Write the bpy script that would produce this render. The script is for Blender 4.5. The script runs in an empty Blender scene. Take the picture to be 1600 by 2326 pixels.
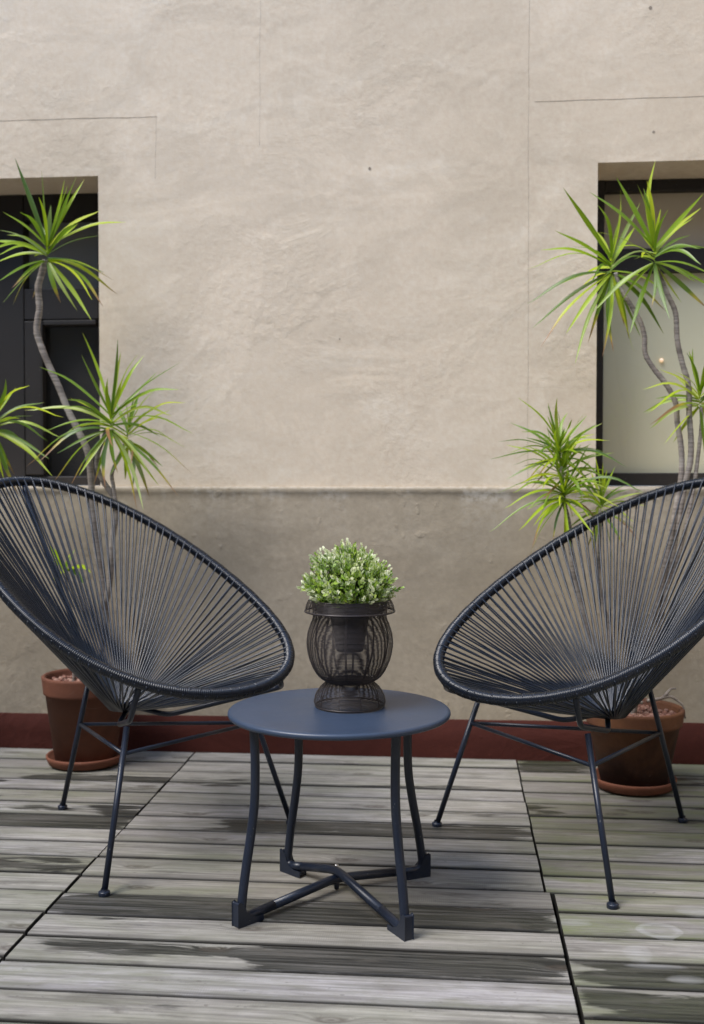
import bpy, math, random
from mathutils import Vector, noise
random.seed(7)
R = math.radians
sc = bpy.context.scene
col = sc.collection

# ------------------------------------------------------------------ camera
F, CX, CY, HC = 2480.0, 800.0, 1163.0, 0.875          # calibrated on the deck tiles, table and wall (photo pixels)
YAW, PIT = math.atan2(231, F), math.atan2(81, F)
fw = Vector((-math.sin(YAW)*math.cos(PIT), math.cos(YAW)*math.cos(PIT), -math.sin(PIT)))
rt = Vector((math.cos(YAW), math.sin(YAW), 0)); up = rt.cross(fw)
cam = bpy.data.cameras.new('Camera'); co = bpy.data.objects.new('Camera', cam); col.objects.link(co); sc.camera = co
co.location = (0, 0, HC); co.rotation_euler = (R(90)-PIT, 0, YAW)
cam.sensor_fit = 'VERTICAL'; cam.sensor_height = 36; cam.lens = F/2326*36
cam.clip_end = 500; cam.clip_start = .05
cam.dof.use_dof = True; cam.dof.focus_distance = 2.25; cam.dof.aperture_fstop = 4.0
# ------------------------------------------------------------------ world, sun, exposure
SUN_EL, SUN_AZ = 54, 232            # soft overcast key from high behind the camera, slightly left
w = bpy.data.worlds.new('World'); sc.world = w; w.use_nodes = True
nt = w.node_tree; nt.nodes.clear()
sky = nt.nodes.new('ShaderNodeTexSky'); sky.sky_type = 'NISHITA'; sky.sun_disc = False
sky.sun_elevation = R(SUN_EL); sky.sun_rotation = R(SUN_AZ); sky.air_density = 1.0; sky.dust_density = .3; sky.ozone_density = 1.0
bg = nt.nodes.new('ShaderNodeBackground'); bg.inputs['Strength'].default_value = 0.15
ow = nt.nodes.new('ShaderNodeOutputWorld')
nt.links.new(sky.outputs[0], bg.inputs[0]); nt.links.new(bg.outputs[0], ow.inputs[0])
sl = bpy.data.lights.new('Sun', 'SUN'); sl.energy = 1.3; sl.angle = R(32); sl.color = (1, .94, .85)
so = bpy.data.objects.new('Sun', sl); col.objects.link(so)
az = R(SUN_AZ)
sd = Vector((math.sin(az)*math.cos(R(SUN_EL)), math.cos(az)*math.cos(R(SUN_EL)), math.sin(R(SUN_EL))))
so.rotation_euler = sd.to_track_quat('Z', 'Y').to_euler()
sc.view_settings.view_transform = 'Standard'; sc.view_settings.look = 'None'
sc.view_settings.exposure = 1.68; sc.view_settings.gamma = 1

# ------------------------------------------------------------------ helpers
def ray(x, y): return fw + rt*((x-CX)/F) - up*((y-CY)/F)
def onz(x, y, z=0.0):
    d = ray(x, y); return Vector((0, 0, HC)) + d*((z-HC)/d.z)
def ony(x, y, Y):
    d = ray(x, y); return Vector((0, 0, HC)) + d*(Y/d.y)

class MB:
    def __init__(s): s.v = []; s.f = []; s.sm = []; s.at = {}
    def add(s, vs, fs, smooth=True, **at):
        o = len(s.v); s.v += [tuple(v) for v in vs]
        s.f += [tuple(i+o for i in f) for f in fs]; s.sm += [smooth]*len(fs)
        for k, val in at.items():
            L = s.at.setdefault(k, []); L += [0.0]*(o-len(L))
            L += list(val) if hasattr(val, '__len__') else [val]*len(vs)
    def tube(s, pts, r, n=8, closed=False, cap=True, **at):
        pts = [Vector(p) for p in pts]; m = len(pts)
        rr = r if hasattr(r, '__len__') else [r]*m
        T = []
        for i in range(m):
            a = pts[(i-1) % m] if (closed or i) else pts[i]
            b = pts[(i+1) % m] if (closed or i < m-1) else pts[i]
            T.append((b-a).normalized())
        t0 = T[0]; ref = Vector((0, 0, 1)) if abs(t0.z) < .9 else Vector((1, 0, 0))
        nrm = (ref - t0*ref.dot(t0)).normalized(); vs = []
        for i in range(m):
            nrm = (nrm - T[i]*nrm.dot(T[i])).normalized(); b = T[i].cross(nrm)
            for k in range(n):
                a = 2*math.pi*k/n; vs.append(pts[i] + (nrm*math.cos(a)+b*math.sin(a))*rr[i])
        fs = []
        for i in range(m if closed else m-1):
            j = (i+1) % m
            for k in range(n):
                k2 = (k+1) % n; fs.append((i*n+k, i*n+k2, j*n+k2, j*n+k))
        if cap and not closed:
            fs.append(tuple(range(n-1, -1, -1))); fs.append(tuple((m-1)*n+k for k in range(n)))
        s.add(vs, fs, True, **at)
    def lathe(s, prof, c=(0, 0, 0), n=64, **at):
        vs = []; fs = []; m = len(prof)
        for r, z in prof:
            for k in range(n):
                a = 2*math.pi*k/n; vs.append((c[0]+r*math.cos(a), c[1]+r*math.sin(a), c[2]+z))
        for i in range(m-1):
            for k in range(n):
                k2 = (k+1) % n; fs.append((i*n+k, i*n+k2, (i+1)*n+k2, (i+1)*n+k))
        s.add(vs, fs, True, **at)
    def ring(s, r, z, wr, c=(0, 0, 0), n=72, k=5):
        s.tube([(c[0]+r*math.cos(2*math.pi*i/n), c[1]+r*math.sin(2*math.pi*i/n), c[2]+z) for i in range(n)], wr, k, closed=True)
    def box(s, x0, x1, y0, y1, z0, z1, **at):
        vs = [(x, y, z) for x in (x0, x1) for y in (y0, y1) for z in (z0, z1)]
        s.add(vs, [(0, 1, 3, 2), (4, 6, 7, 5), (0, 4, 5, 1), (2, 3, 7, 6), (0, 2, 6, 4), (1, 5, 7, 3)], False, **at)
    def build(s, name, mat, parent=None, bevel=0, loc=None):
        me = bpy.data.meshes.new(name); me.from_pydata(s.v, [], s.f)
        me.polygons.foreach_set('use_smooth', s.sm)
        for k, L in s.at.items():
            L += [0.0]*(len(s.v)-len(L)); a = me.attributes.new(k, 'FLOAT', 'POINT'); a.data.foreach_set('value', L)
        me.materials.append(mat); me.update()
        o = bpy.data.objects.new(name, me); col.objects.link(o)
        if parent: o.parent = parent
        if loc: o.location = loc
        if bevel:
            b = o.modifiers.new('Bevel', 'BEVEL'); b.width = bevel; b.segments = 2; b.limit_method = 'ANGLE'; b.angle_limit = R(40)
        return o
def tag(o, label=None, cat=None, group=None, kind=None):
    if label: o['label'] = label
    if cat: o['category'] = cat
    if group: o['group'] = group
    if kind: o['kind'] = kind
    return o
def empty(name, loc=(0, 0, 0), rz=0):
    o = bpy.data.objects.new(name, None); o.empty_display_size = .1; o.location = loc; o.rotation_euler = (0, 0, rz); col.objects.link(o); return o
def smooth_path(pts, per=8):
    P = [Vector(p) for p in pts]; out = []
    for i in range(len(P)-1):
        p0 = P[max(i-1, 0)]; p1 = P[i]; p2 = P[i+1]; p3 = P[min(i+2, len(P)-1)]
        for k in range(per):
            t = k/per
            out.append(.5*((2*p1)+(p2-p0)*t+(2*p0-5*p1+4*p2-p3)*t*t+(3*p1-p0-3*p2+p3)*t**3))
    out.append(P[-1]); return out
def fillet(pts, r, k=6):
    P = [Vector(p) for p in pts]; out = [P[0]]
    for i in range(1, len(P)-1):
        a = (P[i-1]-P[i]); b = (P[i+1]-P[i]); d = min(r, a.length*.45, b.length*.45)
        a = P[i]+a.normalized()*d; b = P[i]+b.normalized()*d
        for j in range(k+1):
            t = j/k; out.append(a*(1-t)**2+P[i]*2*t*(1-t)+b*t*t)
    out.append(P[-1]); return out

# ------------------------------------------------------------------ material helpers
class NT:
    def __init__(s, name):
        s.m = bpy.data.materials.new(name); s.m.use_nodes = True; s.t = s.m.node_tree; s.t.nodes.clear()
        s.out = s.n('ShaderNodeOutputMaterial'); s.b = s.n('ShaderNodeBsdfPrincipled'); s.l(s.b.outputs[0], s.out.inputs[0])
    def n(s, t, **kw):
        x = s.t.nodes.new(t)
        for k, v in kw.items(): setattr(x, k, v)
        return x
    def l(s, a, b): s.t.links.new(a, b)
    def val(s, x, i):
        if isinstance(x, (int, float)): i.default_value = x
        elif isinstance(x, tuple): i.default_value = x if len(x) == 4 or i.type == 'VECTOR' else (*x, 1)
        else: s.l(x, i)
    def obj(s): return s.n('ShaderNodeTexCoord').outputs['Object']
    def pos(s): return s.n('ShaderNodeNewGeometry').outputs['Position']
    def mapv(s, v, scale=(1, 1, 1), loc=(0, 0, 0), rot=(0, 0, 0)):
        m = s.n('ShaderNodeMapping'); s.l(v, m.inputs[0]); m.inputs['Scale'].default_value = scale
        m.inputs['Location'].default_value = loc; m.inputs['Rotation'].default_value = rot; return m.outputs[0]
    def noise(s, v, scale, det=4, rough=.5, dist=0):
        x = s.n('ShaderNodeTexNoise'); s.l(v, x.inputs['Vector']); x.inputs['Scale'].default_value = scale
        x.inputs['Detail'].default_value = det; x.inputs['Roughness'].default_value = rough; x.inputs['Distortion'].default_value = dist
        return x.outputs[0]
    def ramp(s, f, stops, interp='LINEAR'):
        x = s.n('ShaderNodeValToRGB'); s.l(f, x.inputs[0]); e = x.color_ramp.elements; x.color_ramp.interpolation = interp
        while len(e) < len(stops): e.new(.5)
        for a, (p, c) in zip(e, stops):
            a.position = p; a.color = (c, c, c, 1) if isinstance(c, (int, float)) else (*c, 1)
        return x.outputs[0]
    def mix(s, f, a, b, mode='MIX'):
        x = s.n('ShaderNodeMix', data_type='RGBA', blend_type=mode); s.val(f, x.inputs[0]); s.val(a, x.inputs[6]); s.val(b, x.inputs[7]); return x.outputs[2]
    def math(s, op, a, b=0.0, c=0.0, clamp=False):
        x = s.n('ShaderNodeMath', operation=op, use_clamp=clamp); s.val(a, x.inputs[0]); s.val(b, x.inputs[1])
        if len(x.inputs) > 2: s.val(c, x.inputs[2])
        return x.outputs[0]
    def attr(s, name): return s.n('ShaderNodeAttribute', attribute_name=name).outputs['Fac']
    def bump(s, h, strength=.3, dist=.01, prev=None):
        x = s.n('ShaderNodeBump'); s.val(h, x.inputs['Height']); x.inputs['Strength'].default_value = strength; x.inputs['Distance'].default_value = dist
        if prev is not None: s.l(prev, x.inputs['Normal'])
        return x.outputs[0]
    def set(s, **kw):
        for k, v in kw.items():
            k = {'color': 'Base Color', 'rough': 'Roughness', 'metal': 'Metallic', 'normal': 'Normal', 'coat': 'Coat Weight', 'coat_rough': 'Coat Roughness', 'spec': 'Specular IOR Level'}[k]
            s.val(v, s.b.inputs[k])
        return s.m

def mat_plaster(name, c1, c2, c3, scratch=0.5, pit=0.3):
    n = NT(name); p = n.pos()
    big = n.noise(p, 1.3, 5, .55, .4); mid = n.noise(n.mapv(p, (1, 1, 1.6)), 4.5, 6, .6, .8)
    c = n.mix(n.ramp(big, [(.35, 0), (.68, 1)]), c1, c2)
    c = n.mix(n.math('MULTIPLY', n.ramp(mid, [(.52, 0), (.75, 1)]), .6), c, c3)
    fine = n.noise(p, 60, 5, .7)
    c = n.mix(.22, c, n.ramp(fine, [(.3, .25), (.7, .75)]), 'OVERLAY')
    drip = n.noise(n.mapv(p, (7, 7, .55)), 1.0, 5, .6, .3)
    c = n.mix(n.math('MULTIPLY', n.ramp(drip, [(.5, 0), (.75, 1)]), .35), c, c2)
    pat = n.noise(n.mapv(p, (1.2, 1, 1.0), loc=(4, 0, 2)), 2.0, 5, .65, .6)
    c = n.mix(n.math('MULTIPLY', n.ramp(pat, [(.49, 0), (.515, 1)]), .22), c, tuple(v*.86 for v in c2))
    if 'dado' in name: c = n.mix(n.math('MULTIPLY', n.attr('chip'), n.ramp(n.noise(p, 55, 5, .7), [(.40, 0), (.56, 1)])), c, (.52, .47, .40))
    # broad trowel undulation, ridges and patches
    und = n.noise(n.mapv(p, (1, 1, 1.5)), 2.6, 3, .5, .6)
    rid = n.noise(n.mapv(p, (1, 1, 1.3), rot=(0, .5, 0)), 2.6, 6, .55, .9)
    ridge = n.ramp(rid, [(.44, 0), (.51, 1), (.60, .25)])
    msk = n.ramp(n.noise(p, 1.7, 2, .5), [(.46, 0), (.62, 1)])
    h = n.math('MULTIPLY', ridge, n.math('MULTIPLY', msk, scratch))
    h = n.math('ADD', h, n.math('MULTIPLY', und, 2.2))
    b1 = n.bump(h, .38, .010)
    gr = n.math('ADD', n.noise(p, 38, 6, .7), n.math('MULTIPLY', n.ramp(n.noise(p, 21, 3, .5), [(.62, 0), (.72, 1)]), pit*2))
    gr = n.math('MULTIPLY', gr, n.math('ADD', .30, n.math('MULTIPLY', n.ramp(n.noise(p, 2.2, 4, .6, .5), [(.48, 0), (.62, 1)]), .55)))
    b2 = n.bump(gr, .6, .005, b1)
    return n.set(color=c, rough=.88, normal=b2, spec=.25)

def mat_metal(name, c, rough=.45, tex=.15):
    n = NT(name); p = n.obj(); x = n.noise(p, 300, 3, .6); y = n.noise(p, 9, 4, .6)
    cc = n.mix(n.math('MULTIPLY', y, .6), c, tuple(v*1.7 for v in c))
    cc = n.mix(n.math('MULTIPLY', n.ramp(n.noise(p, 170, 2, .5), [(.735, 0), (.76, 1)]), .5), cc, (.30, .30, .29))
    return n.set(color=cc, rough=n.math('ADD', n.math('MULTIPLY', y, .25), rough-.12), normal=n.bump(x, tex, .0006), coat=.0)

M = {}
M['wall'] = mat_plaster('upper_plaster', (.73, .62, .485), (.63, .53, .405), (.78, .69, .56), .26, .06)
M['dado'] = mat_plaster('dado_plaster', (.365, .31, .235), (.31, .26, .19), (.42, .365, .285), .35, .35)
M['redband'] = mat_plaster('red_paint', (.062, .0135, .0085), (.047, .0105, .007), (.074, .018, .012), .4)
M['soffit'] = mat_plaster('reveal_plaster', (.24, .19, .15), (.21, .165, .13), (.25, .2, .16), .2)
M['frame'] = mat_metal('dark_frame', (.010, .0075, .0062), .6)
M['metal'] = mat_metal('slate_paint', (.0075, .012, .024), .35, .35)
M['tabletop'] = mat_metal('tabletop_paint', (.026, .041, .072), .38, .3)
M['rim'] = NT('rim_cord').set(color=(.006, .009, .016), rough=.26)
M['cord'] = NT('seat_cord').set(color=(.008, .013, .024), rough=.28)
M['wire'] = NT('vase_wire').set(color=(.046, .038, .038), rough=.36, metal=.3)
M['plastic'] = NT('black_plastic').set(color=(.01, .01, .011), rough=.5)
M['steel'] = NT('steel').set(color=(.6, .6, .6), rough=.3, metal=1.0)
M['bulb'] = NT('lamp_glow').m
bb = M['bulb'].node_tree.nodes['Principled BSDF']; bb.inputs['Emission Color'].default_value = (1, .55, .2, 1); bb.inputs['Emission Strength'].default_value = .2

def mat_glass():
    n = NT('window_glass'); tr = n.n('ShaderNodeBsdfTransparent'); gl = n.n('ShaderNodeBsdfGlossy'); gl.inputs['Roughness'].default_value = .02
    lw = n.n('ShaderNodeLayerWeight'); mx = n.n('ShaderNodeMixShader')
    p = n.obj(); n.l(n.bump(n.noise(p, 1.2, 2), .06, .05), gl.inputs['Normal'])
    n.l(n.math('ADD', .05, n.math('MULTIPLY', n.math('POWER', lw.outputs['Facing'], 5.0), .9), clamp=True), mx.inputs[0]); n.l(tr.outputs[0], mx.inputs[1]); n.l(gl.outputs[0], mx.inputs[2]); n.l(mx.outputs[0], n.out.inputs[0])
    return n.m
M['glass'] = mat_glass()
def mat_blind(name, a, b):
    n = NT(name); p = n.pos(); c = n.mix(n.noise(p, 1.5, 3), a, b); return n.set(color=c, rough=.8)
M['blind_up'] = mat_blind('blind_upper', (.55, .47, .35), (.48, .40, .30))
M['blind_lo'] = mat_blind('blind_lower', (.69, .66, .48), (.61, .585, .42))
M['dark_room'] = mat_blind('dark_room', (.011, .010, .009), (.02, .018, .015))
M['curtain'] = mat_blind('grey_film', (.14, .13, .11), (.09, .085, .07))

def mat_wood():
    n = NT('weathered_deck_wood'); p = n.pos(); sd_ = n.attr('seed')
    cmb = n.n('ShaderNodeCombineXYZ'); n.l(n.math('MULTIPLY', sd_, 37.0), cmb.inputs[0]); n.l(n.math('MULTIPLY', sd_, 91.0), cmb.inputs[2])
    av = n.n('ShaderNodeVectorMath', operation='ADD'); n.l(p, av.inputs[0]); n.l(cmb.outputs[0], av.inputs[1]); q = av.outputs[0]
    # knots: sparse stretched cells bending the grain
    vo = n.n('ShaderNodeTexVoronoi', voronoi_dimensions='2D'); vo.inputs['Scale'].default_value = 1.0; n.l(n.mapv(q, (2.3, 6.1, 1)), vo.inputs['Vector'])
    kd = vo.outputs['Distance']
    bend = n.math('MULTIPLY', n.math('POWER', n.math('SUBTRACT', 1.0, n.math('MULTIPLY', kd, 5.0, clamp=True), clamp=True), 2.0), .035)
    cm2 = n.n('ShaderNodeCombineXYZ'); n.l(bend, cm2.inputs[1]); a2 = n.n('ShaderNodeVectorMath', operation='ADD'); n.l(q, a2.inputs[0]); n.l(cm2.outputs[0], a2.inputs[1]); g = a2.outputs[0]
    grain = n.noise(n.mapv(g, (3.2, 105, 8)), 1.0, 5, .6, .25)
    grain2 = n.noise(n.mapv(g, (6, 330, 30)), 1.0, 4, .6)
    sm = n.noise(n.mapv(q, (10, 26, 3)), 1.0, 6, .68, .3)
    tone = n.attr('tone')
    c = n.mix(n.ramp(sm, [(.3, 0), (.72, 1)]), n.mix(n.math('FRACT', n.math('MULTIPLY', sd_, 7.3)), (.425, .405, .41), (.41, .39, .34)), (.26, .245, .22))
    c = n.mix(n.ramp(grain, [(.42, 0), (.62, 1)]), c, n.mix(.5, c, (.085, .077, .070)))
    c = n.mix(.28, c, n.ramp(grain2, [(.3, .2), (.7, .8)]), 'OVERLAY')
    c = n.mix(tone, c, (.12, .107, .088))
    # saw marks across the board
    saw = n.n('ShaderNodeTexWave', wave_type='BANDS', bands_direction='X'); saw.inputs['Scale'].default_value = 75; saw.inputs['Distortion'].default_value = 2.5; saw.inputs['Detail'].default_value = 2; n.l(q, saw.inputs['Vector'])
    sawm = n.math('MULTIPLY', n.ramp(n.noise(n.mapv(q, (3, 8, 1)), 1.0, 2), [(.5, 0), (.65, 1)]), .30)
    c = n.mix(n.math('MULTIPLY', saw.outputs[1], sawm), c, (.10, .10, .085))
    # green algae
    al = n.noise(n.mapv(q, (2.2, 11, 3)), 1.0, 5, .65, .7)
    c = n.mix(n.math('MULTIPLY', n.ramp(al, [(.42, 0), (.64, 1)]), n.attr('green'), clamp=True), c, (.15, .165, .085))
    # damp dark stains, elongated with the grain
    dn = n.noise(n.mapv(g, (5.5, 42, 4)), 1.0, 7, .68, .6)
    st = n.math('ADD', n.math('MULTIPLY', n.attr('stain'), 1.15), n.math('MULTIPLY', n.math('SUBTRACT', dn, .5), 3.4))
    st = n.math('MULTIPLY', st, n.math('ADD', .25, n.attr('stain'), clamp=True))
    stm = n.ramp(st, [(.22, 0), (.50, 1)])
    c = n.mix(n.math('MULTIPLY', stm, n.math('SUBTRACT', .97, n.math('MULTIPLY', n.ramp(grain, [(.4, 1), (.6, 0)]), .22))), c, n.mix(n.attr('green'), (.018, .018, .018), (.020, .022, .014)))
    dn2 = n.noise(n.mapv(q, (4.2, 26, 4), loc=(5, 3, 0)), 1.0, 6, .7, .9)
    c = n.mix(n.math('MULTIPLY', n.ramp(dn2, [(.54, 0), (.66, 1)]), .55), c, (.10, .092, .080))
    # knots
    kdn = n.math('ADD', kd, n.math('MULTIPLY', n.math('SUBTRACT', n.noise(q, 40, 2), .5), .03)); kn = n.ramp(kdn, [(.012, 1), (.03, .35), (.048, .85), (.085, 0)])
    c = n.mix(n.math('MULTIPLY', kn, .72), c, (.06, .047, .036))
    c = n.mix(n.math('MULTIPLY', n.attr('dirt'), .93), c, (.012, .011, .010))  # board edges near black: shade of the gaps plus grime, put into the colour
    spk = n.ramp(n.noise(n.mapv(q, (60, 110, 9)), 1.0, 3, .6), [(.66, 0), (.72, 1)])
    c = n.mix(n.math('MULTIPLY', spk, .45), c, (.06, .05, .045))
    # dried white water marks on the right-hand tile
    def dist(cx, cy, sx, sy):
        m = n.mapv(p, (1/sx, 1/sy, 0), loc=(-cx/sx, -cy/sy, 0)); wv = n.n('ShaderNodeVectorMath', operation='ADD'); n.l(m, wv.inputs[0])
        nn = n.n('ShaderNodeTexNoise'); nn.inputs['Scale'].default_value = 22; nn.inputs['Detail'].default_value = 3; n.l(p, nn.inputs['Vector'])
        sc_ = n.n('ShaderNodeVectorMath', operation='MULTIPLY_ADD'); n.l(nn.outputs['Color'], sc_.inputs[0]); sc_.inputs[1].default_value = (.55, .55, 0); sc_.inputs[2].default_value = (-.27, -.27, 0)
        n.l(sc_.outputs[0], wv.inputs[1]); ln = n.n('ShaderNodeVectorMath', operation='LENGTH'); n.l(wv.outputs[0], ln.inputs[0]); return ln.outputs['Value']
    marks = None
    for (px, py, sx, sy, hollow) in ((1497, 2112, .046, .036, 1), (1450, 2165, .030, .038, 0), (1300, 2095, .040, .022, 0), (1585, 2070, .05, .03, 0), (1560, 2225, .04, .018, 0), (1490, 2195, .06, .012, 0)):
        c0 = onz(px, py); d = dist(c0.x, c0.y, sx, sy)
        r_ = n.ramp(d, [(.55, .25), (.80, 1), (.98, .7), (1.12, 0)] if hollow else [(.2, .8), (.75, .5), (1.1, 0)])
        marks = r_ if marks is None else n.math('MAXIMUM', marks, r_)
    c = n.mix(n.math('MULTIPLY', marks, n.math('ADD', .18, n.math('MULTIPLY', n.ramp(grain, [(.35, 1), (.6, .2)]), .32))), c, (.42, .42, .42))
    h = n.math('ADD', n.math('MULTIPLY', grain, -.9), n.math('MULTIPLY', grain2, -.45))
    nb = n.bump(h, .45, .0022, n.bump(n.noise(n.mapv(q, (2, 12, 1)), 1.0, 3), .25, .006))
    rough = n.math('SUBTRACT', .72, n.math('MULTIPLY', stm, .28))
    return n.set(color=c, rough=rough, normal=nb, spec=.28)
M['wood'] = mat_wood()

def mat_terracotta(name, a, b, dark, amount, lv=.36):
    n = NT(name); p = n.pos(); o = n.obj()
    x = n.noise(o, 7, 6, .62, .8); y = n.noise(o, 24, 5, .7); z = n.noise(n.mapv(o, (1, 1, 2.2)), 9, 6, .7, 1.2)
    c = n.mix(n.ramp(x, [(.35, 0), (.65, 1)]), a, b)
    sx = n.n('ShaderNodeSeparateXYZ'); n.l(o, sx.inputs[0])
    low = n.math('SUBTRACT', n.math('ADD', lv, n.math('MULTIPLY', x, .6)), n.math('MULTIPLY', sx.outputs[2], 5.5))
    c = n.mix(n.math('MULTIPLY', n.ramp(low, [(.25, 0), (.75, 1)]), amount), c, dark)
    c = n.mix(n.math('MULTIPLY', n.ramp(z, [(.60, 0), (.72, 1)]), .22), c, (.40, .31, .25))
    c = n.mix(.15, c, n.ramp(y, [(.3, .2), (.7, .8)]), 'OVERLAY')
    return n.set(color=c, rough=.75, normal=n.bump(n.math('ADD', y, z), .25, .003), spec=.3)
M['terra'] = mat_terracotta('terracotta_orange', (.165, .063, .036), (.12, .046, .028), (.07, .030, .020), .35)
M['terra_old'] = mat_terracotta('terracotta_aged', (.20, .088, .042), (.11, .044, .026), (.030, .015, .012), .97, .66)  # dark lower body: staining, plus shade put into the colour
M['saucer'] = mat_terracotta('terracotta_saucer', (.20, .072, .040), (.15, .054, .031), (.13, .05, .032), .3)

def mat_pebble():
    n = NT('clay_pebble'); c = n.ramp(n.attr('rnd'), [(0, (.17, .075, .055)), (.5, (.27, .13, .095)), (1, (.36, .22, .17))])
    return n.set(color=c, rough=.85, normal=n.bump(n.noise(n.obj(), 160, 3), .4, .002))
M['pebble'] = mat_pebble()
def mat_bark():
    n = NT('dracaena_bark'); p = n.pos(); rg = n.noise(n.mapv(p, (9, 9, 170)), 1.0, 3, .6, .5); b = n.noise(p, 22, 4)
    c = n.mix(n.ramp(b, [(.35, 0), (.65, 1)]), (.38, .335, .29), (.25, .21, .18)); c = n.mix(n.math('MULTIPLY', n.ramp(rg, [(.45, 0), (.6, 1)]), .6), c, (.095, .075, .065))
    return n.set(color=c, rough=.85, normal=n.bump(rg, .6, .002))
M['bark'] = mat_bark()
def mat_leaf():
    n = NT('dracaena_leaf'); rnd = n.attr('rnd'); u = n.attr('u'); v = n.attr('side'); old = n.attr('old')
    c = n.ramp(rnd, [(0, (.05, .11, .006)), (.3, (.16, .27, .008)), (.62, (.34, .47, .008)), (.88, (.50, .56, .02)), (1, (.25, .33, .14))])
    c = n.mix(n.math('MULTIPLY', n.ramp(v, [(.75, 0), (.98, 1)]), .4), c, (.26, .36, .08))
    tip = n.math('SUBTRACT', n.math('ADD', u, n.math('MULTIPLY', old, .42)), 1.0)
    tip = n.math('ADD', tip, n.math('MULTIPLY', n.math('SUBTRACT', n.noise(n.obj(), 40, 3), .5), .15))
    c = n.mix(n.ramp(tip, [(0, 0), (.12, 1)]), c, (.42, .33, .03)); c = n.mix(n.ramp(tip, [(.14, 0), (.24, 1)]), c, (.28, .13, .06))
    n.set(color=c, rough=.36, spec=.55)
    tl = n.n('ShaderNodeBsdfTranslucent'); n.l(n.mix(.5, c, (.35, .6, .03), 'MIX'), tl.inputs[0]); mx = n.n('ShaderNodeMixShader'); mx.inputs[0].default_value = .28
    n.l(n.b.outputs[0], mx.inputs[1]); n.l(tl.outputs[0], mx.inputs[2]); n.l(mx.outputs[0], n.out.inputs[0]); return n.m
M['leaf'] = mat_leaf()
def mat_box():
    n = NT('variegated_leaf'); rnd = n.attr('rnd'); tip = n.attr('tip'); e = n.attr('edge')
    g = n.ramp(rnd, [(0, (.09, .20, .015)), (.5, (.27, .44, .035)), (1, (.58, .70, .12))])
    x = n.math('ADD', n.math('MULTIPLY', tip, .85), n.math('MULTIPLY', e, .30))
    c = n.mix(n.ramp(x, [(.38, 0), (.74, 1)]), g, (.90, .92, .68))
    n.set(color=c, rough=.42, spec=.4); tl = n.n('ShaderNodeBsdfTranslucent'); n.l(c, tl.inputs[0]); mx = n.n('ShaderNodeMixShader'); mx.inputs[0].default_value = .3
    n.l(n.b.outputs[0], mx.inputs[1]); n.l(tl.outputs[0], mx.inputs[2]); n.l(mx.outputs[0], n.out.inputs[0]); return n.m
M['boxleaf'] = mat_box()
def mat_ground():
    n = NT('dark_subfloor'); p = n.pos(); return n.set(color=n.mix(n.noise(p, 6, 5), (.02, .018, .015), (.05, .045, .038)), rough=.95)
M['ground'] = mat_ground()

# ------------------------------------------------------------------ ground and deck
g = MB(); g.add([(-150, -150, -.075), (150, -150, -.075), (150, 150, -.075), (-150, 150, -.075)], [(0, 1, 2, 3)], False)
tag(g.build('ground', M['ground']), kind='structure')

MID = [3.381, 3.277, 3.157, 3.043, 2.942, 2.836, 2.730, 2.622, 2.530, 2.425, 2.306, 2.206, 2.095, 1.992, 1.885, 1.777, 1.672, 1.566, 1.46]
RGT = [3.381, 3.244, 3.146, 3.034, 2.930, 2.822, 2.719, 2.608, 2.500, 2.396, 2.297, 2.199, 2.088, 1.982, 1.877, 1.765, 1.66, 1.555, 1.45]
LFT = [3.383, 3.255, 3.145, 3.032, 2.933, 2.827, 2.721, 2.620, 2.519, 2.418, 2.313, 2.212, 2.102, 2.003, 1.899, 1.79, 1.685, 1.58, 1.475]
# stains seen in the photo: (column, board) -> [(x0, x1, v0, v1, strength)], v across the board from far to near edge
STAIN = {
 ('M', 10): [(-.3, .2, .1, 1, .28)], ('M', 11): [(-.82, .2, 0, 1, .93)], ('M', 13): [(-.35, .2, .0, 1, .85), (-.78, -.3, .15, .62, .7)],
 ('M', 12): [(-.72, -.5, 0, .5, .3)], ('M', 6): [(-.62, .2, .1, 1, .75)], ('M', 2): [(-.82, -.45, .55, 1, .45), (-.3, .2, .75, 1, .5)], ('M', 3): [(-.76, -.6, .0, .4, .5)],
 ('M', 8): [(-.4, -.1, 0, .6, .25)], ('M', 9): [(-.15, .2, .2, .9, .25)], ('M', 1): [(-.1, .1, .4, 1, .3)], ('M', 5): [(.0, .2, .0, .35, .35)],
 ('M', 14): [(-.45, -.3, .2, .8, .28)], ('M', 15): [(-.55, -.42, .3, .7, .3)],
 ('R', 0): [(.19, .45, 0, 1, .85)], ('R', 4): [(.19, .30, .2, 1, .7), (.38, .55, .2, .8, .3), (.6, 1.2, .0, 1, .45)], ('R', 2): [(.19, .34, .1, .7, .3)],
 ('R', 13): [(.21, 1.2, .05, 1, .9)], ('R', 14): [(.21, .9, .2, 1, .86)], ('R', 12): [(.21, .5, .0, .35, .3)], ('R', 3): [(.3, .45, .0, .6, .4)],
 ('R', 8): [(.5, 1.2, .2, 1, .35)], ('R', 1): [(.55, 1.2, 0, 1, .5)], ('R', 5): [(.55, 1.2, 0, .6, .35)],
 ('L', 3): [(-1.9, -1.3, .0, .6, .7), (-1.1, -.8, .3, 1, .35)], ('L', 2): [(-1.25, -.8, .55, 1, .7)], ('L', 5): [(-1.83, -1.2, .1, 1, .7), (-1.2, -.95, .3, .8, .5), (-.95, -.8, .1, 1, .75)],
 ('L', 6): [(-1.83, -.8, 0, 1, .82)], ('L', 4): [(-1.6, -1.2, .55, 1, .65)], ('L', 9): [(-1.83, -.8, .15, 1, .5)], ('L', 11): [(-1.1, -.82, 0, .5, .25)],
}
TONE = {('M', 10): .45, ('M', 9): .22, ('M', 8): .15, ('L', 9): .35, ('M', 0): .0, ('R', 11): .35, ('R', 9): .15}
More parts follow.
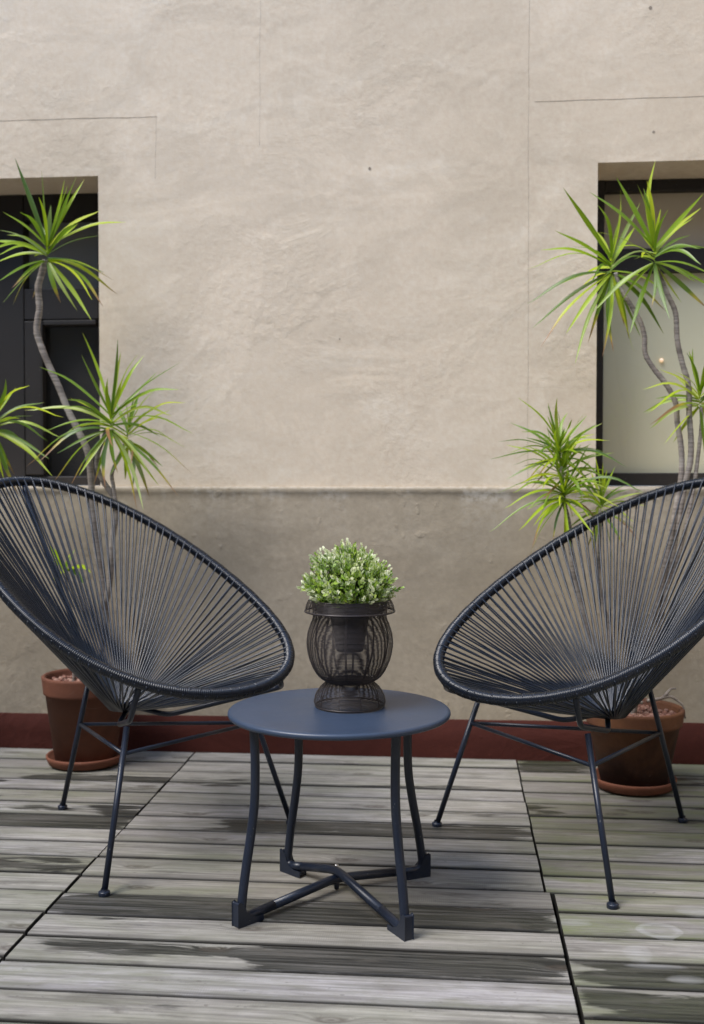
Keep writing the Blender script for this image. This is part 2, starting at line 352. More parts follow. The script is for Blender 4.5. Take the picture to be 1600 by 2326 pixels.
def sstep(a, b, x):
    t = max(0, min(1, (x-a)/(b-a))); return t*t*(3-2*t)
deck = MB(); rb = random.Random(11)
def board(colname, i, x0, x1, ya, yb, detail):
    yf, yn = ya-.0034, yb+.0034                                   # far, near edges
    nx = int((x1-x0)/.022) if detail else 4
    dz = rb.uniform(-.0012, .0012); tilt = rb.uniform(-.0010, .0010); seed = rb.random()
    tone = TONE.get((colname, i), max(0, rb.gauss({'R': .42, 'L': .16}.get(colname, .10), .14)))
    green0 = {'R': .95, 'M': .28, 'L': .34}.get(colname, .4) + rb.uniform(-.12, .12)
    if colname == 'M' and i < 6: green0 *= .8
    vs = []; fs = []; ST = []; GR = []; DT = []
    e = .0036
    prof = [(0, -.024), (0, -e), (e*.3, -e*.3), (e, 0)] + [(None, k) for k in range(1, 6)] + [(e, 0), (e*.3, -e*.3), (0, -e), (0, -.024)]
    m = len(prof); wd = yf-yn
    for a in range(nx+1):
        t = a/nx; x = x0+(x1-x0)*t; ed = min(t, 1-t)*(x1-x0)
        drop = .0022*(1-sstep(0, .006, ed)) if False else 0
        wav = .0012*noise.noise(Vector((x*3.1, i*7.7, seed*20)))
        for k, (q, z) in enumerate(prof):
            if q is None: y = yf - wd*z/6; zz = .0004*math.sin(math.pi*z/6)
            elif k < m/2: y = yf - q; zz = z
            else: y = yn + q; zz = z
            vs.append((x, y+wav, zz+dz+tilt*(t-.5)-drop))
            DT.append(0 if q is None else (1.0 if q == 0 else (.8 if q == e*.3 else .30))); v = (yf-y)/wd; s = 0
            for (a0, a1, v0, v1, sg) in STAIN.get((colname, i), ()):
                wob = .10*noise.noise(Vector((x*4, y*30, seed*9)))
                s = max(s, sg*sstep(a0-.05, a0+.07, x+wob)*(1-sstep(a1-.07, a1+.05, x+wob))*sstep(v0-.14, v0+.06, v+wob)*(1-sstep(v1-.06, v1+.14, v+wob)))
            ST.append(s); GR.append(max(0, min(1, green0+.35*noise.noise(Vector((x*2.2, y*3, 3.3))))))
    for a in range(nx):
        for k in range(m-1): fs.append((a*m+k, (a+1)*m+k, (a+1)*m+k+1, a*m+k+1))
    fs.append(tuple(range(m))); fs.append(tuple(nx*m+k for k in range(m-1, -1, -1)))
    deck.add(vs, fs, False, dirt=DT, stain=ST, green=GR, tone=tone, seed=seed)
def column(nm, Y, x0, x1, jog, detail=True, gap=.003):
    for i in range(len(Y)-1):
        s = 0 if i < 10 else jog
        g0 = gap
        board(nm, i, x0+s+gap+rb.uniform(-.0015, .0015), x1+s-gap+rb.uniform(-.0015, .0015), Y[i], Y[i+1], detail)
for i in range(len(MID)-1):
    xl = -.814+(.003 if i < 10 else .0045)+rb.uniform(-.0012, .0012); xr = (.195 if i < 10 else .206)-.0025+rb.uniform(-.001, .001)
    board('M', i, xl, xr, MID[i], MID[i+1], True)
for i in range(len(RGT)-1):
    board('R', i, (.195 if i < 10 else .2095)+.0025+rb.uniform(-.001, .001), 1.2, RGT[i], RGT[i+1], True)
for i in range(len(LFT)-1):
    board('L', i, -1.825, (-.814 if i < 10 else -.8155)-.003+rb.uniform(-.0015, .0015), LFT[i], LFT[i+1], True)
for c_ in range(-4, 5):                                              # the rest of the terrace, outside the frame
    xa = -.814+1.01*c_
    for r_ in range(38):
        ya = 3.381-.1055*r_
        if c_ in (-1, 0, 1) and r_ < 18: continue
        if c_ in (-1, 0, 1) and r_ == 18: ya = 1.46
        board('X', r_, xa+.004, xa+1.006, ya, ya-.1055, False)
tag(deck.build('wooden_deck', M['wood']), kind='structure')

# ------------------------------------------------------------------ building wall with two openings
bld = empty('building', (0, 3.4, 0))
tag(bld, 'beige plastered building wall with two dark recessed windows and brown lower band behind the chairs', 'building')
YW = 3.40
def W(o):                                                           # keep world coordinates under the building empty
    o.parent = bld; o.matrix_parent_inverse = bld.matrix_world.inverted(); return o
bpy.context.view_layer.update()
LX0, LX1, RX0, RX1, ZB, ZT = -2.3, -1.124, .4325, 1.75, .843, 1.826
def wallmesh():
    m = MB()
    def quad(x0, x1, z0, z1, Y=YW): m.add([(x0, Y, z0), (x1, Y, z0), (x1, Y, z1), (x0, Y, z1)], [(0, 1, 2, 3)], False)
    xs = [-7, LX0, LX1, RX0, RX1, 7]
    for i in range(5):
        quad(xs[i], xs[i+1], ZT, 5.2)
        if i not in (1, 3): quad(xs[i], xs[i+1], ZB-.01, ZT)
    return m
m = wallmesh(); W(m.build('wall', M['wall']))
for (a, b) in ((LX0, LX1), (RX0, RX1)):
    m = MB()                              # reveals
    m.add([(a, YW, ZB), (a, YW+.3, ZB), (a, YW+.3, ZT), (a, YW, ZT)], [(0, 1, 2, 3)], False)
    m.add([(b, YW, ZB), (b, YW+.3, ZB), (b, YW+.3, ZT), (b, YW, ZT)], [(3, 2, 1, 0)], False)
    m.add([(a, YW, ZT), (b, YW, ZT), (b, YW+.3, ZT), (a, YW+.3, ZT)], [(0, 3, 2, 1)], False)
    m.add([(a, YW-.006, ZB), (b, YW-.006, ZB), (b, YW+.3, ZB), (a, YW+.3, ZB)], [(0, 1, 2, 3)], False)
    W(m.build('window_reveal', M['wall']))
# dado with a slightly ragged, softly rounded top edge
m = MB(); vs = []; fs = []; CH = []; N = 1400; x0, x1 = -7, 7
for i in range(N+1):
    x = x0+(x1-x0)*i/N
    r1 = .004*noise.noise(Vector((x*5, 0, 1)))+.003*noise.noise(Vector((x*19, 0, 5)))
    pk = .003*max(0, noise.noise(Vector((x*9, 2, 1))))
    vs += [(x, YW, ZB), (x, YW-.011, ZB-.0015), (x, YW-.016-pk*.3, ZB-.008), (x, YW-.012, ZB-.020+r1), (x, YW-.009-pk*1.5, ZB-.030+r1*1.6), (x, YW-.012-pk*.4, ZB-.05+r1*2.5), (x, YW-.012, .60), (x, YW-.012, .11)]
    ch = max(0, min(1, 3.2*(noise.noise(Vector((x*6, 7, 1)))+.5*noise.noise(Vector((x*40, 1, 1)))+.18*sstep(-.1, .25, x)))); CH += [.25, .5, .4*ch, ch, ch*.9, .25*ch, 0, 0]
for i in range(N):
    for k in range(7): fs.append((i*8+k, i*8+k+1, (i+1)*8+k+1, (i+1)*8+k))
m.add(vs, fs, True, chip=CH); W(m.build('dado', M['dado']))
m = MB(); vs = []; fs = []; N = 700
for i in range(N+1):
    x = -7+14*i/N; zt = .1145+.006*(x+.35)+.0016*noise.noise(Vector((x*12, 4, 0)))
    vs += [(x, YW-.012, zt+.003), (x, YW-.0175, zt), (x, YW-.0185, .05), (x, YW-.0185, -.07)]
for i in range(N):
    for k in range(3): fs.append((i*4+k, i*4+k+1, (i+1)*4+k+1, (i+1)*4+k))
m.add(vs, fs, True); W(m.build('red_skirting', M['redband']))
# incised joint lines in the plaster (thin shallow ridges)
def groove(pts, wd, name='plaster_joint'):
    m = MB()
    for (a, b) in zip(pts, pts[1:]):
        a = ony(*a, YW); b = ony(*b, YW); n = 40; P = []
        for k in range(n+1):
            q = a.lerp(b, k/n); j = .0022*noise.noise(q*9); q += Vector((j, 0, j)); q.y = YW-.0002; P.append(q)
        m.tube(P, [wd*(.55+.5*abs(noise.noise(p*14))) for p in P], 5)
    return m
M['joint'] = NT('joint_dark').set(color=(.27, .225, .175), rough=.95)  # darker tone for the joint lines and pock marks
M['joint_soft'] = NT('joint_soft').set(color=(.43, .37, .29), rough=.95)
for seg, wd, mt_ in (([(-60, 276), (356, 265)], .0010, 'joint'), ([(355, 265), (353, 405)], .0006, 'joint_soft'), ([(1203, -40), (1201, 228), (1199, 1106)], .0008, 'joint_soft'), ([(592, -40), (590, 330)], .0005, 'joint_soft'), ([(1215, 231), (1660, 216)], .0010, 'joint')):
    W(groove(seg, wd).build('plaster_joint', M[mt_]))
# small dark pock marks
for (px, py, s) in ((840, 383, .006), (1485, 300, .005), (1478, 18, .006), (772, 770, .003)):
    c = ony(px, py, YW); n = 10; pm = MB()
    pm.add([(c.x+s*math.cos(a)*random.uniform(.6, 1), YW-.0006, c.z+s*1.1*math.sin(a)*random.uniform(.6, 1)) for a in [2*math.pi*k/n for k in range(n)]], [tuple(range(n))], False)
    W(pm.build('pock_mark', M['joint']))

# unseen walls added on three sides; they shade the yard and reflect in the panes
M['yard'] = mat_plaster('courtyard_plaster', (.50, .42, .32), (.45, .38, .29), (.55, .47, .37), .2)
for (x0_, x1_, y0_, y1_) in ((-6.3, 2.85, -4.4, -4.15), (-6.3, -6.05, -4.15, 3.39), (2.6, 2.85, -4.15, 3.39)):  # right wall set close to darken that side
    q = MB(); q.box(x0_, x1_, y0_, y1_, -.07, 5.6); q.box(x0_-.06, x1_+.06, y0_-.06, y1_+.06 if y1_ < 3 else 3.39, 5.602, 5.72); tag(q.build('added_courtyard_wall', M['yard']), kind='structure')
def window(x0, x1, stiles, rails, panes, label):
    fr = MB(); YF = 3.60
    for (a, b) in stiles: fr.box(a, b, YF, YF+.06, ZB+.001, ZT-.001)
    for (a, b, c, d) in rails: fr.box(a, b, YF+.003, YF+.057, c, d)
    f = W(fr.build('window', M['frame'], bevel=.003)); f['label'] = label
    bpy.context.view_layer.update()
    for (a, b, c, d, mt, nm, dep) in panes:
        q = MB(); q.add([(a, YF+.03, c), (b, YF+.03, c), (b, YF+.03, d), (a, YF+.03, d)], [(0, 1, 2, 3)], False)
        o = q.build('pane', M['glass']); o.parent = f; o.matrix_parent_inverse = f.matrix_world.inverted()
        q = MB(); q.box(a-.02, b+.02, YF+.03+dep, YF+.034+dep, c-.02, d+.02)
        o = q.build(nm, M[mt]); o.parent = f; o.matrix_parent_inverse = f.matrix_world.inverted()
    return f
# left: dark casement, glazed upper light, panelled lower sash
window(LX0, LX1, [(-2.29, -2.2), (-1.62, -1.452), (-1.194, -1.125)],
       [(-2.2, -1.62, 1.742, 1.825), (-2.2, -1.62, ZB+.002, .92), (-2.2, -1.62, 1.43, 1.53), (-1.452, -1.194, 1.74, 1.825), (-1.452, -1.194, 1.405, 1.51), (-1.452, -1.194, ZB+.002, .875)],
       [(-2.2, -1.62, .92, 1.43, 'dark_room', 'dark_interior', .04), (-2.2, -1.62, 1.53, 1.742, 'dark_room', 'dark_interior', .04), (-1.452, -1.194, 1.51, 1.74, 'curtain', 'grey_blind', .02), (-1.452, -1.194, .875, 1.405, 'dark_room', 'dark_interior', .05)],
       'dark timber window at the left with grey upper light')
mo = MB()
for (a, b, c, d) in ((-1.448, -1.385, .88, 1.40), (-1.385, -1.2, 1.385, 1.402), (-1.395, -1.388, .88, 1.385)):
    mo.box(a, b, 3.592 if a < -1.39 and b > -1.39 else 3.595, 3.626, c, d)
W(mo.build('sash_moulding', M['frame'], bevel=.003))
ro = window(RX0, RX1, [(.4335, .4805), (1.70, 1.749)],
       [(.4805, 1.70, 1.790, 1.825), (.4805, 1.70, 1.532, 1.607), (.4805, 1.70, ZB+.002, .886)],
       [(.4805, 1.70, 1.607, 1.790, 'blind_up', 'roller_blind', .012), (.4805, 1.70, .886, 1.532, 'blind_lo', 'roller_blind', .012)],
       'black framed window at the right with beige blinds behind glass')
lb = MB(); lc = ony(1503, 818, 3.634); n_ = 10
lb.lathe([(.0005, -.007), (.005, -.005), (.007, 0), (.005, .005), (.0005, .007)], (lc.x, 3.6355, lc.z), 12)
o = lb.build('lamp', M['bulb']); o.parent = ro; bpy.context.view_layer.update(); o.matrix_parent_inverse = ro.matrix_world.inverted()

# ------------------------------------------------------------------ acapulco chairs
RP = (-0.0847, 0.4248, 0.6031, 0.2319, 0.0273, -0.0278, 0.3373, 0.0397, 0.0989)
def rimpt(th):
    xc, A, zc, B, Cq, Xq, Wd, k1, k2 = RP; u = math.cos(th)
    return Vector((xc+A*u+Xq*u*u, Wd*math.sin(th)*(1+k1*u+k2*u*u), zc-B*u+Cq*u*u))
# equal arc-length parametrisation
_N = 3600; _P = [rimpt(2*math.pi*i/_N) for i in range(_N+1)]; _S = [0]
for i in range(_N): _S.append(_S[-1]+(_P[i+1]-_P[i]).length)
PER = _S[-1]
def at_s(s):
    s %= PER; lo, hi = 0, _N
    while hi-lo > 1:
        mid = (lo+hi)//2
        if _S[mid] <= s: lo = mid
        else: hi = mid
    t = (s-_S[lo])/(_S[hi]-_S[lo]); return _P[lo].lerp(_P[hi], t), 2*math.pi*(lo+t)/_N
RINGC = Vector((-.112, 0, .306)); RR = .036; RT = .0122
def make_chair(loc, rz, label, feet, joints, tops, bars, seed):
    rc = random.Random(seed); root = empty('string_chair', (loc[0], loc[1], 0), rz)
    tag(root, label, 'chair', 'black string garden chairs')
    # wound rim: one ridge per turn of cord
    turns = int(PER/.0047); m = MB(); seg = 4*turns; n = 14; vs = []; fs = []
    for i in range(seg):
        s = PER*i/seg; p, th = at_s(s); q, _ = at_s(s+.002); t = (q-p).normalized()
        a = Vector((0, 0, 1)); a = (a-t*a.dot(t)).normalized(); b = t.cross(a)
        turn = i//4; jr = .0004*math.sin(turn*12.9898+seed)
        rr = RT + (-.0009, .0006, .0013, .0006)[i % 4] + jr
        for k in range(n):
            an = 2*math.pi*k/n; vs.append(p+(a*math.cos(an)+b*math.sin(an))*rr)
    for i in range(seg):
        j = (i+1) % seg
        for k in range(n): fs.append((i*n+k, i*n+(k+1) % n, j*n+(k+1) % n, j*n+k))
    m.add(vs, fs, True); m.build('rim', M['rim'], root)
    # seat cords
    m = MB(); NC = 104
    for i in range(NC):
        for fam in (0, 1):
            s = PER*(i+.5*fam)/NC + rc.uniform(-.0012, .0012)
            p, th = at_s(s); q, _ = at_s(s+.002); t = (q-p).normalized()
            ph = math.atan2(p.y*1.0, (p.x+.02)*1.0) + (.10 if fam else -.10)
            e = RINGC + Vector((RR*math.cos(ph), RR*math.sin(ph), .004 if fam == 0 else -.004))
            d = (e-p); d = (d-t*d.dot(t)).normalized()
            nrm = t.cross(d)                                         # into / out of the bowl
            if nrm.dot(Vector((.35, 0, 1))) < 0: nrm = -nrm
            sgn = 1 if fam == 0 else -1; R1 = RT-.0006; pts = []
            for k in range(7):
                an = math.pi*(.86-.36*k/6)                            # wrap from the outside over to the seat side
                pts.append(p + (d*math.cos(an) + nrm*math.sin(an)*sgn)*R1)
            e2 = e + nrm*0
            L = (e2-pts[-1]); sag = rc.uniform(0, .0025)
            for k in (1, 2, 3, 4): pts.append(pts[6]+L*(k/4)-Vector((0, 0, sag*math.sin(math.pi*k/4))))
            out = (e-RINGC).normalized()
            pts.append(e - out*.005 + Vector((0, 0, -.004 if fam == 0 else .004)))
            m.tube(pts, .0022, 6)
    m.build('seat_cords', M['cord'], root)
    m = MB(); m.ring(RR-.003, 0, .005, RINGC, 48, 8); m.build('centre_ring', M['metal'], root)
    # legs with feet, stretchers, support bars
    for ft, tp in zip(feet, tops):
        l = MB(); ft = Vector((ft[0], ft[1], .006)); l.tube([ft, Vector(tp)], .0068, 12); lo = l.build('leg', M['metal'], root)
        c = MB(); c.lathe([(.0001, 0), (.0112, 0), (.0114, .0001), (.0121, .0008), (.0122, .001), (.0122, .0086), (.0121, .0088), (.0112, .0097), (.0110, .0098), (.0078, .0100), (.0076, .0102), (.0070, .015)], (ft.x, ft.y, .0005), 24); c.build('foot_cap', M['metal'], lo)
    for a, b in ((0, 1), (1, 2), (2, 0)):
        l = MB(); l.tube([joints[a], joints[b]], .0048, 10); l.build('stretcher', M['metal'], root)
    for pts, r_ in bars:
        l = MB(); l.tube(fillet(pts, .022), .0066, 12); l.build('support_bar', M['metal'], root)
    return root
def radj(foot, top, z):
    k = z/top[2]; return (foot[0]+(top[0]-foot[0])*k, foot[1]+(top[1]-foot[1])*k, z)
def chair_data(thA, P2A, P3A, thC, P2C, P3C, fA, fC, fB, tA, tC):
    def sub(th, dz=.012):
        p = rimpt(R(th)); return (p.x*.985, p.y*.985, p.z-dz)
    tB = (-.240, 0, .392)
    bars = [([sub(thA), P2A, P3A, (RINGC.x+.034, math.copysign(.022, P3A[1]), .303)], 0),
            ([sub(thC), P2C, P3C, (RINGC.x+.034, math.copysign(.022, P3C[1]), .303)], 0),
            ([(-.528, 0, .850), (-.516, 0, .815), (-.262, 0, .412), (-.165, 0, .300), (-.146, 0, .304)], 0)]
    feet = [fA, fC, fB]; tops = [tA, tC, tB]
    joints = [radj(fA, tA, .270), radj(fC, tC, .262), radj(fB, tB, .236)]
    return feet, joints, tops, bars
f_, j_, t_, b_ = chair_data(-39.5, (.134, -.183, .337), (-.053, -.064, .281), 23, (.212, .222, .362), (-.023, .062, .287),
                            (.197, -.304), (.179, .290), (-.369, 0), (.128, -.186, .324), (.115, .205, .322))
make_chair((-.7164, 2.5557), R(-34.07), 'black string chair on the left of the round table, facing right', f_, j_, t_, b_, 3)
f_, j_, t_, b_ = chair_data(-26.5, (.192, -.245, .360), (-.028, -.070, .287), 36, (.150, .148, .338), (-.055, .046, .281),
                            (.161, -.318), (.203, .287), (-.369, .015), (.113, -.222, .322), (.144, .163, .324))
make_chair((.2901, 2.5755), R(-139.3), 'black string chair on the right of the round table, facing left', f_, j_, t_, b_, 8)

# ------------------------------------------------------------------ table
TC = Vector((-.232, 2.21, 0)); TH = .400; TRAD = .2275
tab = empty('side_table', TC); tag(tab, 'low round slate blue metal table with crossed tubular legs between the chairs', 'table')
m = MB(); m.lathe([(.0001, TH-.001), (.1, TH-.0012), (.19, TH-.0006), (.2195, TH), (.2245, TH-.0008), (.2270, TH-.0035), (.2275, TH-.007), (.2262, TH-.0105), (.2235, TH-.0125), (.2205, TH-.010), (.19, TH-.006), (.0001, TH-.006)], n=128)
m.build('tabletop', M['tabletop'], tab)
feetT = {'fl': (536, 2108), 'fr': (929, 2138), 'bl': (645, 1976), 'br': (972, 1987)}
topsT = {'fl': (572, 1655), 'fr': (910, 1666), 'bl': (654, 1648), 'br': (950, 1650)}
ft = {k: onz(*v)-TC for k, v in feetT.items()}
cross = Vector((-.002, .01, .028)) 
X0 = (onz(765, 1990, .03)-TC); X0.z = 0
TRt = .0092
def leg(k):
    f = ft[k]; d = (X0-f); d.z = 0; d.normalize(); out = -d
    f2 = f+d*.012
    r0 = (f2-X0).length
    tp = onz(topsT[k][0], topsT[k][1] if k[0] == 'f' else topsT[k][1], TH-.02)-TC
    q = onz(topsT[k][0], topsT[k][1], TH-.012)-TC
    # tops stand a little inside the rim
    tv = Vector((f2.x, f2.y, 0))-X0; tv.normalize()
    def at_rz(dr, z): v_ = X0+tv*(r0+dr); v_.z = z; return v_
    path = [at_rz(-.034, TH-.008), at_rz(-.038, .32), at_rz(-.0365, .24), at_rz(-.027, .175), at_rz(-.015, .115), at_rz(-.007, .07)]
    low = path[-1]
    cor = X0+tv*(r0+.001); cor.z = .0135
    ctr = X0+Vector((0, 0, .044 if k in ('bl', 'fr') else .0265)); b3 = cor.lerp(ctr, .33)
    P = smooth_path(path, 6)[:-1]+fillet([low, cor, b3], .036, 12)
    l = MB(); l.tube(P, TRt, 14); return l.build('leg', M['metal'], tab), cor.lerp(ctr, .325), tv, r0
B3 = {}
for k in ('fl', 'fr', 'bl', 'br'):
    o, b3, tv, r0 = leg(k); B3[k] = b3
    # moulded triangular foot hugging the bend
    sd_ = Vector((-tv.y, tv.x, 0)); w2 = .0101; prof = [(.0108, 0), (.0108, .047), (.0070, .049), (-.002, .040), (-.008, .026), (-.018, .016), (-.032, .011), (-.050, .011), (-.050, .003), (-.040, 0)]
    base = X0+tv*(r0+.001); vs = []
    for s_ in (-1, 1):
        for (u_, z_) in prof: v_ = base+tv*u_+sd_*(w2*s_); vs.append((v_.x, v_.y, z_+.0005))
    n_ = len(prof); fs = [tuple(range(n_)), tuple(range(2*n_-1, n_-1, -1))]+[(i, (i+1) % n_+0, (i+1) % n_+n_, i+n_) for i in range(n_)]
    q = MB(); q.add(vs, fs, False); q.build('foot', M['metal'], tab, bevel=.0032)
cA = X0+Vector((0, 0, .044)); cB = X0+Vector((0, 0, .0265))
q = MB(); pa = [B3['bl'], B3['bl'].lerp(cA, .55), cA+(B3['bl']-cA).normalized()*.02, cA, cA+(B3['fr']-cA).normalized()*.02, B3['fr'].lerp(cA, .55), B3['fr']]
q.tube(fillet([B3['bl'], cA, B3['fr']], .03, 8), TRt, 14); q.build('cross_bar', M['metal'], tab)
q = MB(); q.tube(fillet([B3['fl'], cB, B3['br']], .03, 8), TRt, 14); q.build('cross_bar', M['metal'], tab)
q = MB(); q.lathe([(.0046, 0), (.0042, .0016), (.0025, .0026), (.0001, .003)], cA+Vector((0, 0, .0088)), 16); q.build('rivet', M['steel'], tab)
q = MB(); q.lathe([(.0001, .0), (.005, .002), (.006, .01), (.006, .022), (.0001, .022)], X0+Vector((0, 0, .001)), 16); q.build('pivot_stop', M['metal'], tab)
for (px, py) in ((885, 1664), (601, 1657)):
    c = onz(px, py, TH-.02)-TC; c.x *= .96; c.y *= .93
    q = MB(); q.lathe([(.0001, -.010), (.006, -.009), (.0085, -.003), (.0085, .008), (.0001, .010)], (c.x, c.y, TH-.014), 16); q.build('clip', M['metal'], tab)

# ------------------------------------------------------------------ wire vase
VC = onz(795, 1603, TH)
vase = empty('wire_vase', (VC.x, VC.y, TH)); tag(vase, 'dark openwork wire urn standing on the round table', 'vase')
def interp(P, z):
    for (r0, z0), (r1, z1) in zip(P, P[1:]):
        if z0 <= z <= z1: return r0+(r1-r0)*(z-z0)/(z1-z0)
    return P[-1][0]
def sm(P, per=10):
    Q = smooth_path([(r, 0, z) for r, z in P], per); return [(q.x, q.z) for q in Q]
def arcs(P, step):
    out = []; acc = 0; last = P[0]; out.append(last)
    for q in P[1:]:
        d = math.hypot(q[0]-last[0], q[1]-last[1])
        while acc+d >= step:
            t = (step-acc)/d; last = (last[0]+(q[0]-last[0])*t, last[1]+(q[1]-last[1])*t); out.append(last); d = math.hypot(q[0]-last[0], q[1]-last[1]); acc = 0
        acc += d; last = q
    return out
footP = sm([(.0705, .002), (.0735, .007), (.0735, .015), (.0700, .026), (.0625, .038), (.052, .048), (.045, .0525)])
bulbP = sm([(.040, .0505), (.051, .0535), (.0645, .063), (.076, .080), (.0845, .102), (.089, .127), (.0875, .150), (.0815, .170), (.0765, .183), (.0765, .195)])
collP = sm([(.0765, .195), (.0775, .210), (.0795, .2190), (.0840, .2205), (.0885, .2140), (.0915, .2040), (.0918, .1985)])
for nm, P, step, ribn, ph in (('foot', footP, .0026, 10, .1), ('basket', bulbP, .00245, 12, .0), ('collar', collP, .0027, 12, .0)):
    m = MB(); rw = random.Random(4)
    for (r, z) in arcs(P, step): m.ring(r+rw.uniform(-.0003, .0003), z+rw.uniform(-.0002, .0002), .00070, n=80, k=5)
    for i in range(ribn):
        a = 2*math.pi*i/ribn+ph
        for o_ in ((-.0012, .0012) if nm == 'basket' else (0,)):
            m.tube([((r-.0014)*math.cos(a+o_/max(r, .02)), (r-.0014)*math.sin(a+o_/max(r, .02)), z) for r, z in P[::3]+[P[-1]]], .0010, 5)
    m.build(nm, M['wire'], vase)
for a_ in ((.0925, .1975, .0021), (.071, .0022, .0021), (.046, .0525, .0018)):
    m = MB(); m.ring(*a_, n=96, k=8); m.build('rim_wire', M['wire'], vase)
m = MB(); m.lathe([(.0001, .0545), (.045, .0545), (.045, .0555), (.0001, .0555)], n=40); m.build('base_plate', M['wire'], vase)

# potted artificial boxwood inside the vase
pp = empty('potted_plant', (VC.x, VC.y, TH)); tag(pp, 'bushy artificial plant with small white tipped green leaves in the wire urn', 'plant')
m = MB(); m.lathe([(.0001, .114), (.0265, .114), (.028, .116), (.0405, .186), (.0405, .190), (.0715, .1975), (.0725, .2005), (.070, .2015), (.0001, .199)], n=48); m.build('pot', M['plastic'], pp)
fol = MB(); stm = MB(); rp = random.Random(21)
def boxleaf(p, d, nrm, L, wd, tip, rnd):
    d = d.normalized(); s = d.cross(nrm).normalized(); nn = s.cross(d)
    pr = [(0, .12), (.35, .75), (.68, 1), (.9, .62), (1, .05)]
    vs = []; E = []
    for (u_, w_) in pr:
        c = p+d*(L*u_)+nn*(L*.22*u_*u_)
        vs += [c-s*(wd*w_*.5)+nn*(wd*.14*w_), c, c+s*(wd*w_*.5)+nn*(wd*.14*w_)]; E += [1, .1+.5*u_*u_, 1]
    fs = []
    for i in range(4): fs += [(i*3, i*3+1, i*3+4, i*3+3), (i*3+1, i*3+2, i*3+5, i*3+4)]
    fol.add(vs, fs, True, tip=tip, rnd=rnd, edge=E)
for i in range(470):
    z = rp.uniform(-.18, 1); a = rp.uniform(0, 2*math.pi); h = math.sqrt(max(0, 1-z*z)); dr = Vector((h*math.cos(a), h*math.sin(a), z))
    lump = 1+.16*noise.noise(dr*2.6+Vector((3, 1, 9)))+.10*noise.noise(dr*6)
    Rr = lump*rp.choice((1, 1, .96, .9, .82, .7)); S = Vector((.099*dr.x, .099*dr.y, .101*dr.z))*Rr
    if z < .12:
        kk = .72+.28*max(0, (z+.18)/.30); S.x *= kk; S.y *= kk
    S.x -= .003; S.z += .232
    if rp.random() < .06: S += dr*.010
    S.z = max(S.z, .223)
    core = Vector((S.x*.25, S.y*.25, .21)); ax = (S-core).normalized(); ax = (ax+Vector((rp.uniform(-.6, .6), rp.uniform(-.6, .6), rp.uniform(-.2, .45)))).normalized()
    base = S-ax*.024; stm.tube([core.lerp(base, .3), base, S], [.0009, .0007, .0004], 4)
    t1 = ax.orthogonal().normalized(); t1.rotate(__import__('mathutils').Quaternion(ax, rp.uniform(0, 6.28)))
    white = rp.betavariate(2, 1.6)*(.45+.55*max(0, min(1, (Rr-.7)/.3))); rn = rp.random()
    for k in range(4):
        tt = k/3; c = base.lerp(S, tt); t2 = ax.cross(t1).normalized(); L = (.0125-.0045*tt)*rp.uniform(.8, 1.2)
        for sgn in (-1, 1):
            dd = (t2*sgn*(1-.45*tt)+ax*(.55+.7*tt)).normalized()
            boxleaf(c, dd, ax, L, L*.56, min(1, white*(.35+.8*tt)+rp.uniform(-.08, .08)), max(0, min(1, rn*.5+.5*rp.random())))
        t1 = t2
    for k in range(3):
        dd = (ax+Vector((rp.uniform(-.5, .5), rp.uniform(-.5, .5), rp.uniform(-.2, .6)))).normalized(); boxleaf(S, dd, dd.orthogonal(), .0045, .0026, white, 1)
fo = fol.build('foliage', M['boxleaf'], pp)
M['stem'] = NT('green_stem').set(color=(.07, .11, .03), rough=.6)
stm.build('stems', M['stem'], pp)

